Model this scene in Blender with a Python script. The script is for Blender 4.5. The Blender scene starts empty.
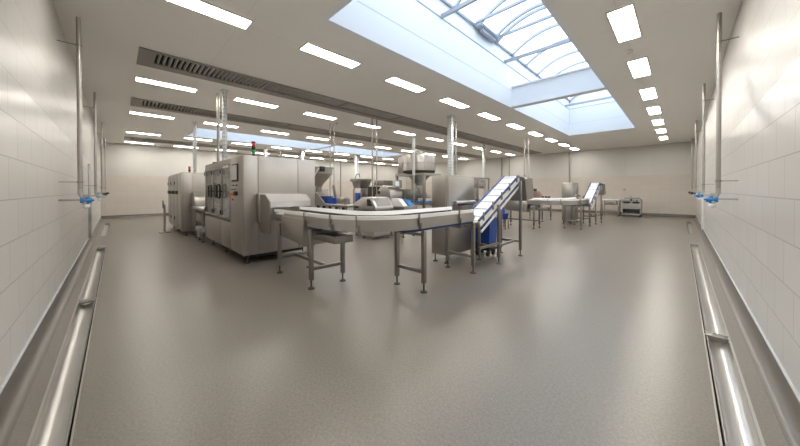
import bpy, bmesh, math, random
from math import pi, sin, cos, radians
from mathutils import Vector, Matrix
random.seed(7)
C = bpy.context.scene.collection
S = bpy.context.scene

# ------------------------------------------------------------------ materials
def nodes(name):
    m = bpy.data.materials.new(name); m.use_nodes = True
    nt = m.node_tree; b = nt.nodes['Principled BSDF']
    return m, nt, b
def N(nt, t, **k):
    n = nt.nodes.new(t)
    for a, v in k.items():
        if a.startswith('i_'): n.inputs[a[2:].replace('_', ' ')].default_value = v
        else: setattr(n, a, v)
    return n
def mat(name, col, rough=.5, metal=0., coat=0., spec=.5, bump=0., bscale=200., var=0.):
    m, nt, b = nodes(name)
    b.inputs['Base Color'].default_value = (*col, 1); b.inputs['Roughness'].default_value = rough
    b.inputs['Metallic'].default_value = metal; b.inputs['Coat Weight'].default_value = coat
    b.inputs['Specular IOR Level'].default_value = spec
    if bump or var:
        tc = N(nt, 'ShaderNodeTexCoord'); no = N(nt, 'ShaderNodeTexNoise', i_Scale=bscale, i_Detail=3.)
        nt.links.new(tc.outputs['Object'], no.inputs['Vector'])
        if bump:
            bu = N(nt, 'ShaderNodeBump', i_Strength=bump, i_Distance=.002)
            nt.links.new(no.outputs['Fac'], bu.inputs['Height']); nt.links.new(bu.outputs['Normal'], b.inputs['Normal'])
        if var:
            n2 = N(nt, 'ShaderNodeTexNoise', i_Scale=2.2, i_Detail=4.)
            nt.links.new(tc.outputs['Object'], n2.inputs['Vector'])
            mr = N(nt, 'ShaderNodeMapRange'); mr.inputs['To Min'].default_value = 1 - var; mr.inputs['To Max'].default_value = 1 + var
            nt.links.new(n2.outputs['Fac'], mr.inputs['Value'])
            mx = N(nt, 'ShaderNodeVectorMath', operation='SCALE'); mx.inputs[0].default_value = col
            nt.links.new(mr.outputs['Result'], mx.inputs['Scale']); nt.links.new(mx.outputs['Vector'], b.inputs['Base Color'])
    return m
def steel(name, col, rough, stretch=(3, 3, 160), amt=.1):
    """brushed stainless: streaky roughness and tone"""
    m, nt, b = nodes(name)
    b.inputs['Metallic'].default_value = 1.
    tc = N(nt, 'ShaderNodeTexCoord'); mp = N(nt, 'ShaderNodeMapping'); mp.inputs['Scale'].default_value = stretch
    no = N(nt, 'ShaderNodeTexNoise', i_Scale=1., i_Detail=4.)
    nt.links.new(tc.outputs['Object'], mp.inputs['Vector']); nt.links.new(mp.outputs['Vector'], no.inputs['Vector'])
    mr = N(nt, 'ShaderNodeMapRange'); mr.inputs['To Min'].default_value = rough - amt; mr.inputs['To Max'].default_value = rough + amt
    nt.links.new(no.outputs['Fac'], mr.inputs['Value']); nt.links.new(mr.outputs['Result'], b.inputs['Roughness'])
    n2 = N(nt, 'ShaderNodeTexNoise', i_Scale=1.7, i_Detail=3.)
    nt.links.new(tc.outputs['Object'], n2.inputs['Vector'])
    m2 = N(nt, 'ShaderNodeMapRange'); m2.inputs['To Min'].default_value = .86; m2.inputs['To Max'].default_value = 1.12
    nt.links.new(n2.outputs['Fac'], m2.inputs['Value'])
    mx = N(nt, 'ShaderNodeVectorMath', operation='SCALE'); mx.inputs[0].default_value = col
    nt.links.new(m2.outputs['Result'], mx.inputs['Scale']); nt.links.new(mx.outputs['Vector'], b.inputs['Base Color'])
    bu = N(nt, 'ShaderNodeBump', i_Strength=.04, i_Distance=.001)
    nt.links.new(no.outputs['Fac'], bu.inputs['Height']); nt.links.new(bu.outputs['Normal'], b.inputs['Normal'])
    return m
M = {}
M['steel'] = steel('stainless_steel', (.46, .44, .41), .36, amt=.07)
M['steel_h'] = steel('stainless_steel_horizontal_grain', (.50, .48, .45), .35, (160, 160, 3), .06)
M['steel_d'] = steel('stainless_steel_dull', (.36, .345, .32), .42)
M['steel_m'] = steel('stainless_steel_machine_front', (.41, .385, .35), .40)
M['steel_b'] = steel('bright_machine_parts', (.62, .61, .59), .40, amt=.05)
M['inner'] = mat('brightened_inner_panel', (.55, .54, .52), .45)  # pale tone stands in for light inside the cabinet
M['polish'] = steel('polished_gutter_steel', (.55, .54, .515), .335, (4, 4, 40), .05)
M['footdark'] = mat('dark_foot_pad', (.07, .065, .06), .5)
M['steel_l'] = steel('stainless_leg_tube', (.33, .315, .29), .38, amt=.06)
M['galv'] = mat('galvanised_steel', (.62, .64, .64), .42, .85, var=.2)
M['duct'] = mat('grille_grey_metal', (.31, .29, .265), .5, .2)
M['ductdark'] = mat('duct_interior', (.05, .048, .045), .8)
M['slat'] = mat('grille_slat_metal', (.52, .50, .47), .45, .2)
M['ductin'] = mat('duct_lining', (.12, .112, .105), .7)
M['white'] = mat('white_plastic', (.80, .80, .79), .4)
M['belt'] = mat('white_conveyor_belt', (.80, .81, .83), .45)
M['rail'] = mat('white_guide_rail_plastic', (.84, .83, .81), .4)
M['blue'] = mat('blue_plastic', (.015, .075, .38), .4)
M['blued'] = mat('dark_blue_plastic', (.015, .04, .20), .45)
M['bluel'] = mat('light_blue_plastic', (.06, .23, .55), .35)
M['black'] = mat('black_rubber', (.02, .02, .02), .6)
M['grey'] = mat('grey_enclosure_paint', (.36, .36, .35), .45)
M['red'] = mat('red_lens', (.55, .03, .02), .3)
M['green'] = mat('green_lens', (.03, .32, .06), .3)
M['orange'] = mat('orange_button', (.75, .22, .02), .4)
M['yellow'] = mat('yellow_plastic', (.55, .42, .06), .45)
M['brown'] = mat('brown_casing', (.22, .13, .10), .5)
M['lumframe'] = mat('luminaire_trim', (.72, .70, .66), .5)
M['shaft'] = mat('skylight_white_paint', (.82, .84, .87), .5)
M['shaftline'] = mat('skylight_joint_seal', (.40, .44, .50), .5)
M['shaftfaint'] = mat('skylight_panel_joint', (.66, .69, .73), .5)
M['alu'] = mat('skylight_aluminium', (.36, .39, .43), .45, .2)
M['kerbtrim'] = mat('pale_wall_trim', (.52, .54, .55), .4)
def emis(name, col, s):
    m, nt, b = nodes(name)
    b.inputs['Base Color'].default_value = (*col, 1); b.inputs['Emission Color'].default_value = (*col, 1); b.inputs['Emission Strength'].default_value = s
    return m
M['lum'] = emis('luminaire_diffuser', (1.0, .945, .87), 20.)
M['screen'] = emis('control_screen', (.55, .62, .66), .35)
M['screen_lit'] = mat('touch_screen_grey', (.55, .55, .54), .25)  # pale grey colour stands in for the lit screen
M['hood_lit'] = mat('top_lit_hood_sheet', (.60, .59, .57), .35, .45)  # paler than the other stainless: light from above put into the colour
def glass(name, tint, op, rough=.03):
    m, nt, b = nodes(name)
    out = nt.nodes['Material Output']; nt.nodes.remove(b)
    tr = N(nt, 'ShaderNodeBsdfTransparent'); tr.inputs['Color'].default_value = (*tint, 1)
    gl = N(nt, 'ShaderNodeBsdfGlossy'); gl.inputs['Roughness'].default_value = rough
    lw = N(nt, 'ShaderNodeLayerWeight'); lw.inputs['Blend'].default_value = .12; ad = N(nt, 'ShaderNodeMath', operation='MULTIPLY_ADD', use_clamp=True); ad.inputs[1].default_value = .5; ad.inputs[2].default_value = op
    nt.links.new(lw.outputs['Facing'], ad.inputs[0])
    mx = N(nt, 'ShaderNodeMixShader'); nt.links.new(ad.outputs[0], mx.inputs[0])
    nt.links.new(tr.outputs[0], mx.inputs[1]); nt.links.new(gl.outputs[0], mx.inputs[2]); nt.links.new(mx.outputs[0], out.inputs['Surface'])
    return m
M['acrylic'] = glass('clear_acrylic', (.93, .94, .94), .07, .06)
M['glazing'] = glass('skylight_glazing', (.93, .96, 1.), .02)

def floor_mat():
    m, nt, b = nodes('resin_floor')
    tc = N(nt, 'ShaderNodeTexCoord'); L = nt.links.new
    n1 = N(nt, 'ShaderNodeTexNoise', i_Scale=.55, i_Detail=6., i_Roughness=.6); L(tc.outputs['Object'], n1.inputs['Vector'])
    cr = N(nt, 'ShaderNodeValToRGB'); cr.color_ramp.elements[0].position = .3; cr.color_ramp.elements[1].position = .75
    cr.color_ramp.elements[0].color = (.182, .163, .139, 1); cr.color_ramp.elements[1].color = (.197, .177, .151, 1)
    L(n1.outputs['Fac'], cr.inputs['Fac'])
    ng = N(nt, 'ShaderNodeTexNoise', i_Scale=55., i_Detail=2.); L(tc.outputs['Object'], ng.inputs['Vector'])
    mg = N(nt, 'ShaderNodeMapRange'); mg.inputs['From Min'].default_value = .3; mg.inputs['From Max'].default_value = .7; mg.inputs['To Min'].default_value = .86; mg.inputs['To Max'].default_value = 1.14; L(ng.outputs['Fac'], mg.inputs['Value'])
    vs = N(nt, 'ShaderNodeVectorMath', operation='SCALE'); L(cr.outputs['Color'], vs.inputs[0]); L(mg.outputs['Result'], vs.inputs['Scale']); L(vs.outputs['Vector'], b.inputs['Base Color'])
    n2 = N(nt, 'ShaderNodeTexNoise', i_Scale=75., i_Detail=3., i_Roughness=.55); L(tc.outputs['Object'], n2.inputs['Vector'])
    bu = N(nt, 'ShaderNodeBump', i_Strength=.55, i_Distance=.0018); L(n2.outputs['Fac'], bu.inputs['Height']); L(bu.outputs['Normal'], b.inputs['Normal'])
    n3 = N(nt, 'ShaderNodeTexNoise', i_Scale=1.3, i_Detail=4.); L(tc.outputs['Object'], n3.inputs['Vector'])
    mr = N(nt, 'ShaderNodeMapRange'); mr.inputs['To Min'].default_value = .278; mr.inputs['To Max'].default_value = .30; L(n3.outputs['Fac'], mr.inputs['Value'])
    L(mr.outputs['Result'], b.inputs['Roughness'])
    b.inputs['Specular IOR Level'].default_value = .5
    return m
M['floor'] = floor_mat()
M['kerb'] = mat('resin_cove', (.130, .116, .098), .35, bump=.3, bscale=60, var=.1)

def wall_mat(name, axis, col, rough, w, h, z0, mortar, off=.5, msize=.004):
    """large tiles or panels laid on a grid that runs along the wall (axis x or y) and up"""
    m, nt, b = nodes(name); L = nt.links.new
    tc = N(nt, 'ShaderNodeTexCoord'); sx = N(nt, 'ShaderNodeSeparateXYZ'); L(tc.outputs['Object'], sx.inputs[0])
    sb = N(nt, 'ShaderNodeMath', operation='SUBTRACT'); sb.inputs[1].default_value = z0; L(sx.outputs['Z'], sb.inputs[0])
    cb = N(nt, 'ShaderNodeCombineXYZ'); L(sx.outputs['X' if axis == 'x' else 'Y'], cb.inputs['X']); L(sb.outputs[0], cb.inputs['Y'])
    br = N(nt, 'ShaderNodeTexBrick'); br.offset = off; br.squash = 1.
    br.inputs['Scale'].default_value = 1.; br.inputs['Brick Width'].default_value = w; br.inputs['Row Height'].default_value = h
    br.inputs['Mortar Size'].default_value = msize; br.inputs['Mortar Smooth'].default_value = .1; br.inputs['Bias'].default_value = 0.
    c2 = tuple(c * .95 for c in col)
    br.inputs['Color1'].default_value = (*col, 1); br.inputs['Color2'].default_value = (*c2, 1); br.inputs['Mortar'].default_value = (*mortar, 1)
    L(cb.outputs[0], br.inputs['Vector']); L(br.outputs['Color'], b.inputs['Base Color'])
    inv = N(nt, 'ShaderNodeMath', operation='SUBTRACT'); inv.inputs[0].default_value = 1.; L(br.outputs['Fac'], inv.inputs[1])
    bu = N(nt, 'ShaderNodeBump', i_Strength=.35, i_Distance=.003); L(inv.outputs[0], bu.inputs['Height'])
    L(bu.outputs['Normal'], b.inputs['Normal']); b.inputs['Roughness'].default_value = rough
    return m
TILE = (.62, .60, .57); MORT = (.33, .31, .29)
M['tile_y'] = wall_mat('wall_tile_along_y', 'y', TILE, .30, .56, .327, .12, MORT)
M['tile_x'] = wall_mat('wall_tile_along_x', 'x', TILE, .30, .56, .327, .12, MORT)
TAN = (.60, .555, .50); TM = (.50, .455, .40)
M['tan_y'] = wall_mat('tan_tile_along_y', 'y', TAN, .4, .42, .327, .12, TM, 0.)
M['tan_x'] = wall_mat('tan_tile_along_x', 'x', TAN, .4, .42, .327, .12, TM, 0.)
CRM = (.60, .595, .56); CM = (.50, .47, .42)
M['cream_y'] = wall_mat('cream_panel_along_y', 'y', CRM, .4, 1.15, 3., 1.5, CM, 0., .003)
M['cream_x'] = wall_mat('cream_panel_along_x', 'x', CRM, .4, 1.15, 3., 1.5, CM, 0., .003)
M['gloss_y'] = wall_mat('glossy_panel_along_y', 'y', (.60, .585, .545), .40, .56, .327, .12, (.42, .40, .37), .5, .003)
M['gloss_x'] = wall_mat('glossy_panel_along_x', 'x', (.60, .585, .545), .40, .56, .327, .12, (.42, .40, .37), .5, .003)
def ceil_mat():
    m, nt, b = nodes('ceiling_panel'); L = nt.links.new
    tc = N(nt, 'ShaderNodeTexCoord'); br = N(nt, 'ShaderNodeTexBrick'); br.offset = 0.
    br.inputs['Scale'].default_value = 1.; br.inputs['Brick Width'].default_value = 4.06; br.inputs['Row Height'].default_value = 2.1
    br.inputs['Mortar Size'].default_value = .006; br.inputs['Mortar Smooth'].default_value = .3
    br.inputs['Color1'].default_value = (.86, .835, .79, 1); br.inputs['Color2'].default_value = (.85, .825, .78, 1); br.inputs['Mortar'].default_value = (.76, .735, .69, 1)
    mp = N(nt, 'ShaderNodeMapping'); mp.inputs['Location'].default_value = (.65, .75, 0); L(tc.outputs['Object'], mp.inputs['Vector'])
    L(mp.outputs['Vector'], br.inputs['Vector']); L(br.outputs['Color'], b.inputs['Base Color']); b.inputs['Roughness'].default_value = .42
    return m
M['ceil'] = ceil_mat()
def perf_mat():
    m, nt, b = nodes('perforated_galvanised'); L = nt.links.new
    tc = N(nt, 'ShaderNodeTexCoord'); sx = N(nt, 'ShaderNodeSeparateXYZ'); L(tc.outputs['Object'], sx.inputs[0])
    mm = N(nt, 'ShaderNodeMath', operation='PINGPONG'); mm.inputs[1].default_value = .05; L(sx.outputs['Z'], mm.inputs[0])
    gt = N(nt, 'ShaderNodeMath', operation='GREATER_THAN'); gt.inputs[1].default_value = .03; L(mm.outputs[0], gt.inputs[0])
    ad = N(nt, 'ShaderNodeMath', operation='ADD'); L(sx.outputs['X'], ad.inputs[0]); L(sx.outputs['Y'], ad.inputs[1])
    m3 = N(nt, 'ShaderNodeMath', operation='PINGPONG'); m3.inputs[1].default_value = .035; L(ad.outputs[0], m3.inputs[0])
    g2 = N(nt, 'ShaderNodeMath', operation='GREATER_THAN'); g2.inputs[1].default_value = .02; L(m3.outputs[0], g2.inputs[0])
    mu = N(nt, 'ShaderNodeMath', operation='MULTIPLY'); L(gt.outputs[0], mu.inputs[0]); L(g2.outputs[0], mu.inputs[1])
    mx = N(nt, 'ShaderNodeMix', data_type='RGBA'); L(mu.outputs[0], mx.inputs['Factor'])
    mx.inputs['A'].default_value = (.66, .69, .70, 1); mx.inputs['B'].default_value = (.40, .42, .43, 1)
    L(mx.outputs['Result'], b.inputs['Base Color']); b.inputs['Metallic'].default_value = .6; b.inputs['Roughness'].default_value = .45
    return m
M['perf'] = perf_mat()

# ------------------------------------------------------------------ mesh builder
class MB:
    def __init__(s): s.v = []; s.f = []; s.mi = []
    def add(s, vs, fs, mi=0):
        o = len(s.v); s.v += [tuple(v) for v in vs]; s.f += [tuple(i + o for i in f) for f in fs]; s.mi += [mi] * len(fs); return s
    def box(s, x0, x1, y0, y1, z0, z1, mi=0):
        x0, x1 = sorted((x0, x1)); y0, y1 = sorted((y0, y1)); z0, z1 = sorted((z0, z1))
        return s.add([(x0, y0, z0), (x1, y0, z0), (x1, y1, z0), (x0, y1, z0), (x0, y0, z1), (x1, y0, z1), (x1, y1, z1), (x0, y1, z1)],
                     [(0, 3, 2, 1), (4, 5, 6, 7), (0, 1, 5, 4), (1, 2, 6, 5), (2, 3, 7, 6), (3, 0, 4, 7)], mi)
    def bar(s, p, q, w, h, up=(0, 0, 1)):
        """rectangular bar from p to q, width w (sideways) and height h (along up)"""
        p = Vector(p); q = Vector(q); d = (q - p).normalized(); sd = d.cross(Vector(up))
        if sd.length < 1e-5: sd = d.cross(Vector((1, 0, 0)))
        sd.normalize(); u = sd.cross(d).normalized(); a = sd * w / 2; b = u * h / 2
        return s.add([p - a - b, p + a - b, p + a + b, p - a + b, q - a - b, q + a - b, q + a + b, q - a + b],
                     [(3, 2, 1, 0), (4, 5, 6, 7), (0, 1, 5, 4), (1, 2, 6, 5), (2, 3, 7, 6), (3, 0, 4, 7)])
    def cyl(s, p, q, r, r2=None, n=14):
        p = Vector(p); q = Vector(q); r2 = r if r2 is None else r2
        d = (q - p).normalized(); a = d.orthogonal().normalized(); b = d.cross(a)
        vs = [p + (a * cos(2 * pi * i / n) + b * sin(2 * pi * i / n)) * r for i in range(n)] + [q + (a * cos(2 * pi * i / n) + b * sin(2 * pi * i / n)) * r2 for i in range(n)]
        return s.add(vs, [(i, (i + 1) % n, n + (i + 1) % n, n + i) for i in range(n)] + [tuple(reversed(range(n))), tuple(range(n, 2 * n))])
    def tube(s, pts, r, n=10, closed=False):
        pts = [Vector(p) for p in pts]; k = len(pts); rings = []; prev = None
        for i, p in enumerate(pts):
            if closed: t = (pts[(i + 1) % k] - pts[i - 1]).normalized()
            else: t = (pts[min(i + 1, k - 1)] - pts[max(i - 1, 0)]).normalized()
            a = t.orthogonal().normalized() if prev is None else (prev - t * prev.dot(t)).normalized()
            prev = a; b = t.cross(a); rings.append([p + (a * cos(2 * pi * j / n) + b * sin(2 * pi * j / n)) * r for j in range(n)])
        vs = [v for rg in rings for v in rg]; fs = []
        for i in range(k if closed else k - 1):
            o = i * n; o2 = ((i + 1) % k) * n
            fs += [(o + j, o + (j + 1) % n, o2 + (j + 1) % n, o2 + j) for j in range(n)]
        if not closed: fs += [tuple(reversed(range(n))), tuple(range((k - 1) * n, k * n))]
        return s.add(vs, fs)
    def lathe(s, prof, c, n=40):
        vs = []; fs = []; k = len(prof)
        for i in range(n):
            a = 2 * pi * i / n
            vs += [(c[0] + r * cos(a), c[1] + r * sin(a), c[2] + z) for r, z in prof]
        for i in range(n):
            o = i * k; o2 = ((i + 1) % n) * k
            fs += [(o + j, o2 + j, o2 + j + 1, o + j + 1) for j in range(k - 1)]
        return s.add(vs, fs)
    def prism(s, poly, axis, a0, a1):
        """poly extruded along axis: 'x' poly=(y,z), 'y' poly=(x,z), 'z' poly=(x,y)"""
        def P(p, a): return (a, p[0], p[1]) if axis == 'x' else (p[0], a, p[1]) if axis == 'y' else (p[0], p[1], a)
        n = len(poly)
        return s.add([P(p, a0) for p in poly] + [P(p, a1) for p in poly],
                     [tuple(range(n)), tuple(reversed(range(n, 2 * n)))] + [(n + i, n + (i + 1) % n, (i + 1) % n, i) for i in range(n)])
    def sweep(s, path, n0, n1, z0, z1):
        """rectangle (offset n0..n1 to the left of travel, z0..z1) swept along a plan path"""
        k = len(path); vs = []
        for i in range(k):
            p = Vector(path[i]); t = (Vector(path[min(i + 1, k - 1)]) - Vector(path[max(i - 1, 0)])).normalized(); nn = Vector((-t.y, t.x))
            for o, z in ((n0, z0), (n1, z0), (n1, z1), (n0, z1)): vs.append((p.x + nn.x * o, p.y + nn.y * o, z))
        fs = [(3, 2, 1, 0), tuple((k - 1) * 4 + j for j in range(4))]
        for i in range(k - 1):
            o = i * 4; fs += [(o + j, o + (j + 1) % 4, o + 4 + (j + 1) % 4, o + 4 + j) for j in range(4)]
        return s.add(vs, fs)
    def build(s, name, mats, parent=None, bev=0., label=None, org=None, ang=35):
        o0 = Vector(org) if org is not None else (Vector(parent['_o']) if parent is not None and '_o' in parent else Vector((0, 0, 0)))
        me = bpy.data.meshes.new(name); me.from_pydata([tuple(Vector(v) - o0) for v in s.v], [], s.f)
        mats = mats if isinstance(mats, (list, tuple)) else [mats]
        for m in mats: me.materials.append(M[m])
        me.polygons.foreach_set('material_index', s.mi)
        bm = bmesh.new(); bm.from_mesh(me); bmesh.ops.recalc_face_normals(bm, faces=bm.faces)
        if bev:
            es = [e for e in bm.edges if len(e.link_faces) == 2 and e.calc_face_angle(0) > .7]
            bmesh.ops.bevel(bm, geom=es, offset=bev, segments=2, affect='EDGES', profile=.5, clamp_overlap=True)
        bm.to_mesh(me); bm.free()
        me.polygons.foreach_set('use_smooth', [True] * len(me.polygons)); me.set_sharp_from_angle(angle=radians(ang))
        o = bpy.data.objects.new(name, me); C.objects.link(o)
        if parent is not None: o.parent = parent; o['_o'] = tuple(o0)
        elif org is not None: o.location = o0; o['_o'] = tuple(o0)
        if label: o['label'] = label
        return o
def thing(name, label, cat, loc, group=None):
    o = bpy.data.objects.new(name, None); C.objects.link(o); o.location = loc; o.empty_display_size = .1
    o['label'] = label; o['category'] = cat; o['_o'] = tuple(loc)
    if group: o['group'] = group
    return o
def tag(o, label, cat, group=None):
    o['label'] = label; o['category'] = cat
    if group: o['group'] = group
    return o
def struct(name, mb, m, bev=0.):
    o = mb.build(name, m, None, bev); o['kind'] = 'structure'; return o
def dup(o, loc=None, parent=None, label=None):
    c = o.copy(); C.objects.link(c)
    if parent is not None: c.parent = parent
    if loc is not None: c.location = loc
    if label: c['label'] = label
    for ch in list(o.children): dup(ch, None, c)
    return c
def arc(cx, cy, r, a0, a1, n): return [(cx + r * cos(a0 + (a1 - a0) * i / n), cy + r * sin(a0 + (a1 - a0) * i / n)) for i in range(n + 1)]
ORD = ['nearest', 'second', 'third', 'fourth', 'fifth', 'sixth', 'seventh', 'eighth', 'ninth', 'tenth']

# ------------------------------------------------------------------ room shell
XR, YL, XE, YE, H = .565, -.58, -21.5, 21.5, 4.026
def slab(xs, ys, holes, z0, z1):
    """flat slab over a rectangle with rectangular openings"""
    X = sorted(set([xs[0], xs[1]] + [v for h in holes for v in h[:2]])); Y = sorted(set([ys[0], ys[1]] + [v for h in holes for v in h[2:]]))
    mb = MB(); n = len(Y); vid = {}
    def inside(x, y): return any(h[0] < x < h[1] and h[2] < y < h[3] for h in holes)
    cell = {(i, j): not inside((X[i] + X[i + 1]) / 2, (Y[j] + Y[j + 1]) / 2) for i in range(len(X) - 1) for j in range(n - 1)}
    vs = []; fs = []
    def V(i, j, k):
        if (i, j, k) not in vid: vid[(i, j, k)] = len(vs); vs.append((X[i], Y[j], (z0, z1)[k]))
        return vid[(i, j, k)]
    for (i, j), c in cell.items():
        if not c: continue
        fs.append((V(i, j, 1), V(i + 1, j, 1), V(i + 1, j + 1, 1), V(i, j + 1, 1))); fs.append((V(i, j, 0), V(i, j + 1, 0), V(i + 1, j + 1, 0), V(i + 1, j, 0)))
        for di, dj, a, b in ((-1, 0, (0, 1), (0, 0)), (1, 0, (1, 0), (1, 1)), (0, -1, (0, 0), (1, 0)), (0, 1, (1, 1), (0, 1))):
            if not cell.get((i + di, j + dj), False):
                fs.append((V(i + a[0], j + a[1], 0), V(i + b[0], j + b[1], 0), V(i + b[0], j + b[1], 1), V(i + a[0], j + a[1], 1)))
    return mb.add(vs, fs)
DR = [(.169, .356, .45, 11.4), (.169, .356, 13.8, 18.7)]
DL = [(-11.0, -.45, -.381, -.195), (-18.4, -13.4, -.381, -.195)]
struct('floor', slab((XE, XR), (YL, YE), DR + DL, -.12, 0), 'floor')
GR = [(-7.66, -6.78, .32, 20.6), (-11.55, -10.6, .33, 20.4), (-19.55, -18.45, .3, 20.2)]
SK = [(-3.72, -1.34, 2.24, 15.0), (-16.3, -13.95, 2.37, 14.6)]
struct('ceiling', slab((XE, XR), (YL, YE), GR + [(a - .08, b + .08, c - .08, d + .08) for a, b, c, d in SK], H, H + .12), 'ceil')
ZD = 2.409
def wall(name, x0, x1, y0, y1, lo, hi, zd):
    mb = MB(); mb.box(x0, x1, y0, y1, -.12, zd, 0); mb.box(x0, x1, y0, y1, zd, H + .12, 1); struct(name, mb, [lo, hi])
wall('wall_right', XR, XR + .15, YL - .15, YE + .15, 'tile_y', 'gloss_y', ZD)
wall('wall_left', XE - .15, XR, YL - .15, YL, 'tile_x', 'gloss_x', ZD)
wall('wall_back_right', XE, XR, YE, YE + .15, 'tan_x', 'cream_x', 2.31)
wall('wall_back_left', XE - .15, XE, YL, YE + .15, 'tan_y', 'cream_y', 2.31)
prof = [(.0, -.01), (.115, -.01), (.115, .0)] + [(.112 - .098 * sin(a), .114 - .114 * cos(a)) for a in [pi / 2 * i / 8 for i in range(1, 9)]] + [(0., .116)]
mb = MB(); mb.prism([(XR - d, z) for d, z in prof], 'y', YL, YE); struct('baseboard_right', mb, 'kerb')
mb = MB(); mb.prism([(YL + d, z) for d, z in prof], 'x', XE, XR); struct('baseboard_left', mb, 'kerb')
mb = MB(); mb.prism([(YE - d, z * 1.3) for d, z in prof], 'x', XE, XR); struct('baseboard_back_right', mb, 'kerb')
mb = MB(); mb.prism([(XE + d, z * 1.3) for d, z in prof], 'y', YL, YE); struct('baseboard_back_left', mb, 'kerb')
struct('trim_1', MB().box(XR - .016, XR, YL, YE, .114, .124), 'kerbtrim')
struct('trim_2', MB().box(XE, XR, YL, YL + .016, .114, .124), 'kerbtrim')

# skylights: a painted shaft, a kerb line, a barrel vault of glazing with ribs, tie bars and a cross beam
def skylight(k, x0, x1, y0, y1, near=True):
    zt = 5.64; t = .08
    mb = MB()
    mb.box(x0 - t, x0, y0 - t, y1 + t, H, zt); mb.box(x1, x1 + t, y0 - t, y1 + t, H, zt)
    mb.box(x0, x1, y0 - t, y0, H, zt + .45); mb.box(x0, x1, y1, y1 + t, H, zt + .45)
    struct('trim_%d' % (2 + k * 6 - 5), mb, 'shaft')
    mb = MB()
    for z, e in ((5.25, .012),):
        mb.box(x0, x0 + e, y0, y1, z - .012, z + .012); mb.box(x1 - e, x1, y0, y1, z - .012, z + .012)
        mb.box(x0 + e, x1 - e, y1 - e, y1, z - .012, z + .012); mb.box(x0 + e, x1 - e, y0, y0 + e, z - .012, z + .012)
    struct('trim_%d' % (2 + k * 6 - 4), mb, 'shaftline')
    mb = MB(); e = .004; mb.box(x0, x0 + e, y0, y1, 4.555, 4.567); mb.box(x1 - e, x1, y0, y1, 4.555, 4.567); mb.box(x0 + e, x1 - e, y1 - e, y1, 4.555, 4.567)
    struct('trim_%d' % (20 + k), mb, 'shaftfaint')
    cx = (x0 + x1) / 2; hw = (x1 - x0) / 2; rise = .45; R = (hw * hw + rise * rise) / (2 * rise); cz = zt + rise - R; a = math.asin(hw / R)
    pts = [(cx + R * sin(-a + 2 * a * i / 16), cz + R * cos(-a + 2 * a * i / 16)) for i in range(17)]
    mb = MB(); vs = [(x, y, z) for x, z in pts for y in (y0, y1)]
    mb.add(vs, [(2 * i, 2 * i + 1, 2 * i + 3, 2 * i + 2) for i in range(16)])
    w = mb.build('window_%d' % k, 'glazing'); w['kind'] = 'structure'
    fr = MB(); n = int((y1 - y0) / 1.06)
    for i in range(n + 1):
        y = y0 + .06 + (y1 - y0 - .12) * i / n
        for j in range(16):
            p, q = pts[j], pts[j + 1]; fr.bar((p[0], y, p[1] - .04), (q[0], y, q[1] - .04), .05, .07)
    fr.box(x0, x0 + .05, y0, y1, zt - .03, zt + .03); fr.box(x1 - .05, x1, y0, y1, zt - .03, zt + .03)
    struct('trim_%d' % (2 + k * 6 - 3), fr, 'alu')
    tb = MB()
    for y in (y0 + 2.8, y0 + 5.9, y0 + 9.0, y0 + 12.1): tb.bar((x0, y, 5.28), (x1, y, 5.28), .06, .08)
    struct('trim_%d' % (2 + k * 6 - 2), tb, 'alu')
    bm_ = MB(); yb = y0 + 6.5
    bm_.box(x0, x1, yb - .06, yb + .06, H + .06, H + .62); bm_.box(x0, x1, yb - .12, yb + .12, H + .02, H + .06); bm_.box(x0, x1, yb - .12, yb + .12, H + .62, H + .66)
    struct('trim_%d' % (2 + k * 6 - 1), bm_, 'shaft')
    # opening vent: its frame with the opener motor on the left kerb
    if near:
        v = thing('roof_vent', 'opening vent frame with blue opener motor in the large skylight', 'roof vent', (x0 + .05, y0 + 4.7, zt))
        f = MB(); ya, yb2 = y0 + 4.15, y0 + 5.2
        for y in (ya, yb2):
            f.bar((x0 + .06, y, zt + .05), (x1 - .06, y, zt + .05), .05, .06)
        for j in range(16):
            p, q = pts[j], pts[j + 1]; f.bar((p[0], yb2 - .1, p[1] - .07), (q[0], yb2 - .1, q[1] - .07), .06, .06)
        f.build('vent_frame', 'alu', v)
        g = MB(); g.box(x0 + .05, x0 + .20, ya, yb2, zt - .06, zt + .03); g.box(x0 + .08, x0 + .17, ya + .15, yb2 - .2, zt - .14, zt - .06); g.cyl((x0 + .2, ya + .1, zt - .03), (x0 + .2, yb2 - .1, zt - .03), .035)
        g.build('opener_motor', 'shaftline', v, .008)
skylight(1, *SK[0]); skylight(2, *SK[1], near=False)

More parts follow.
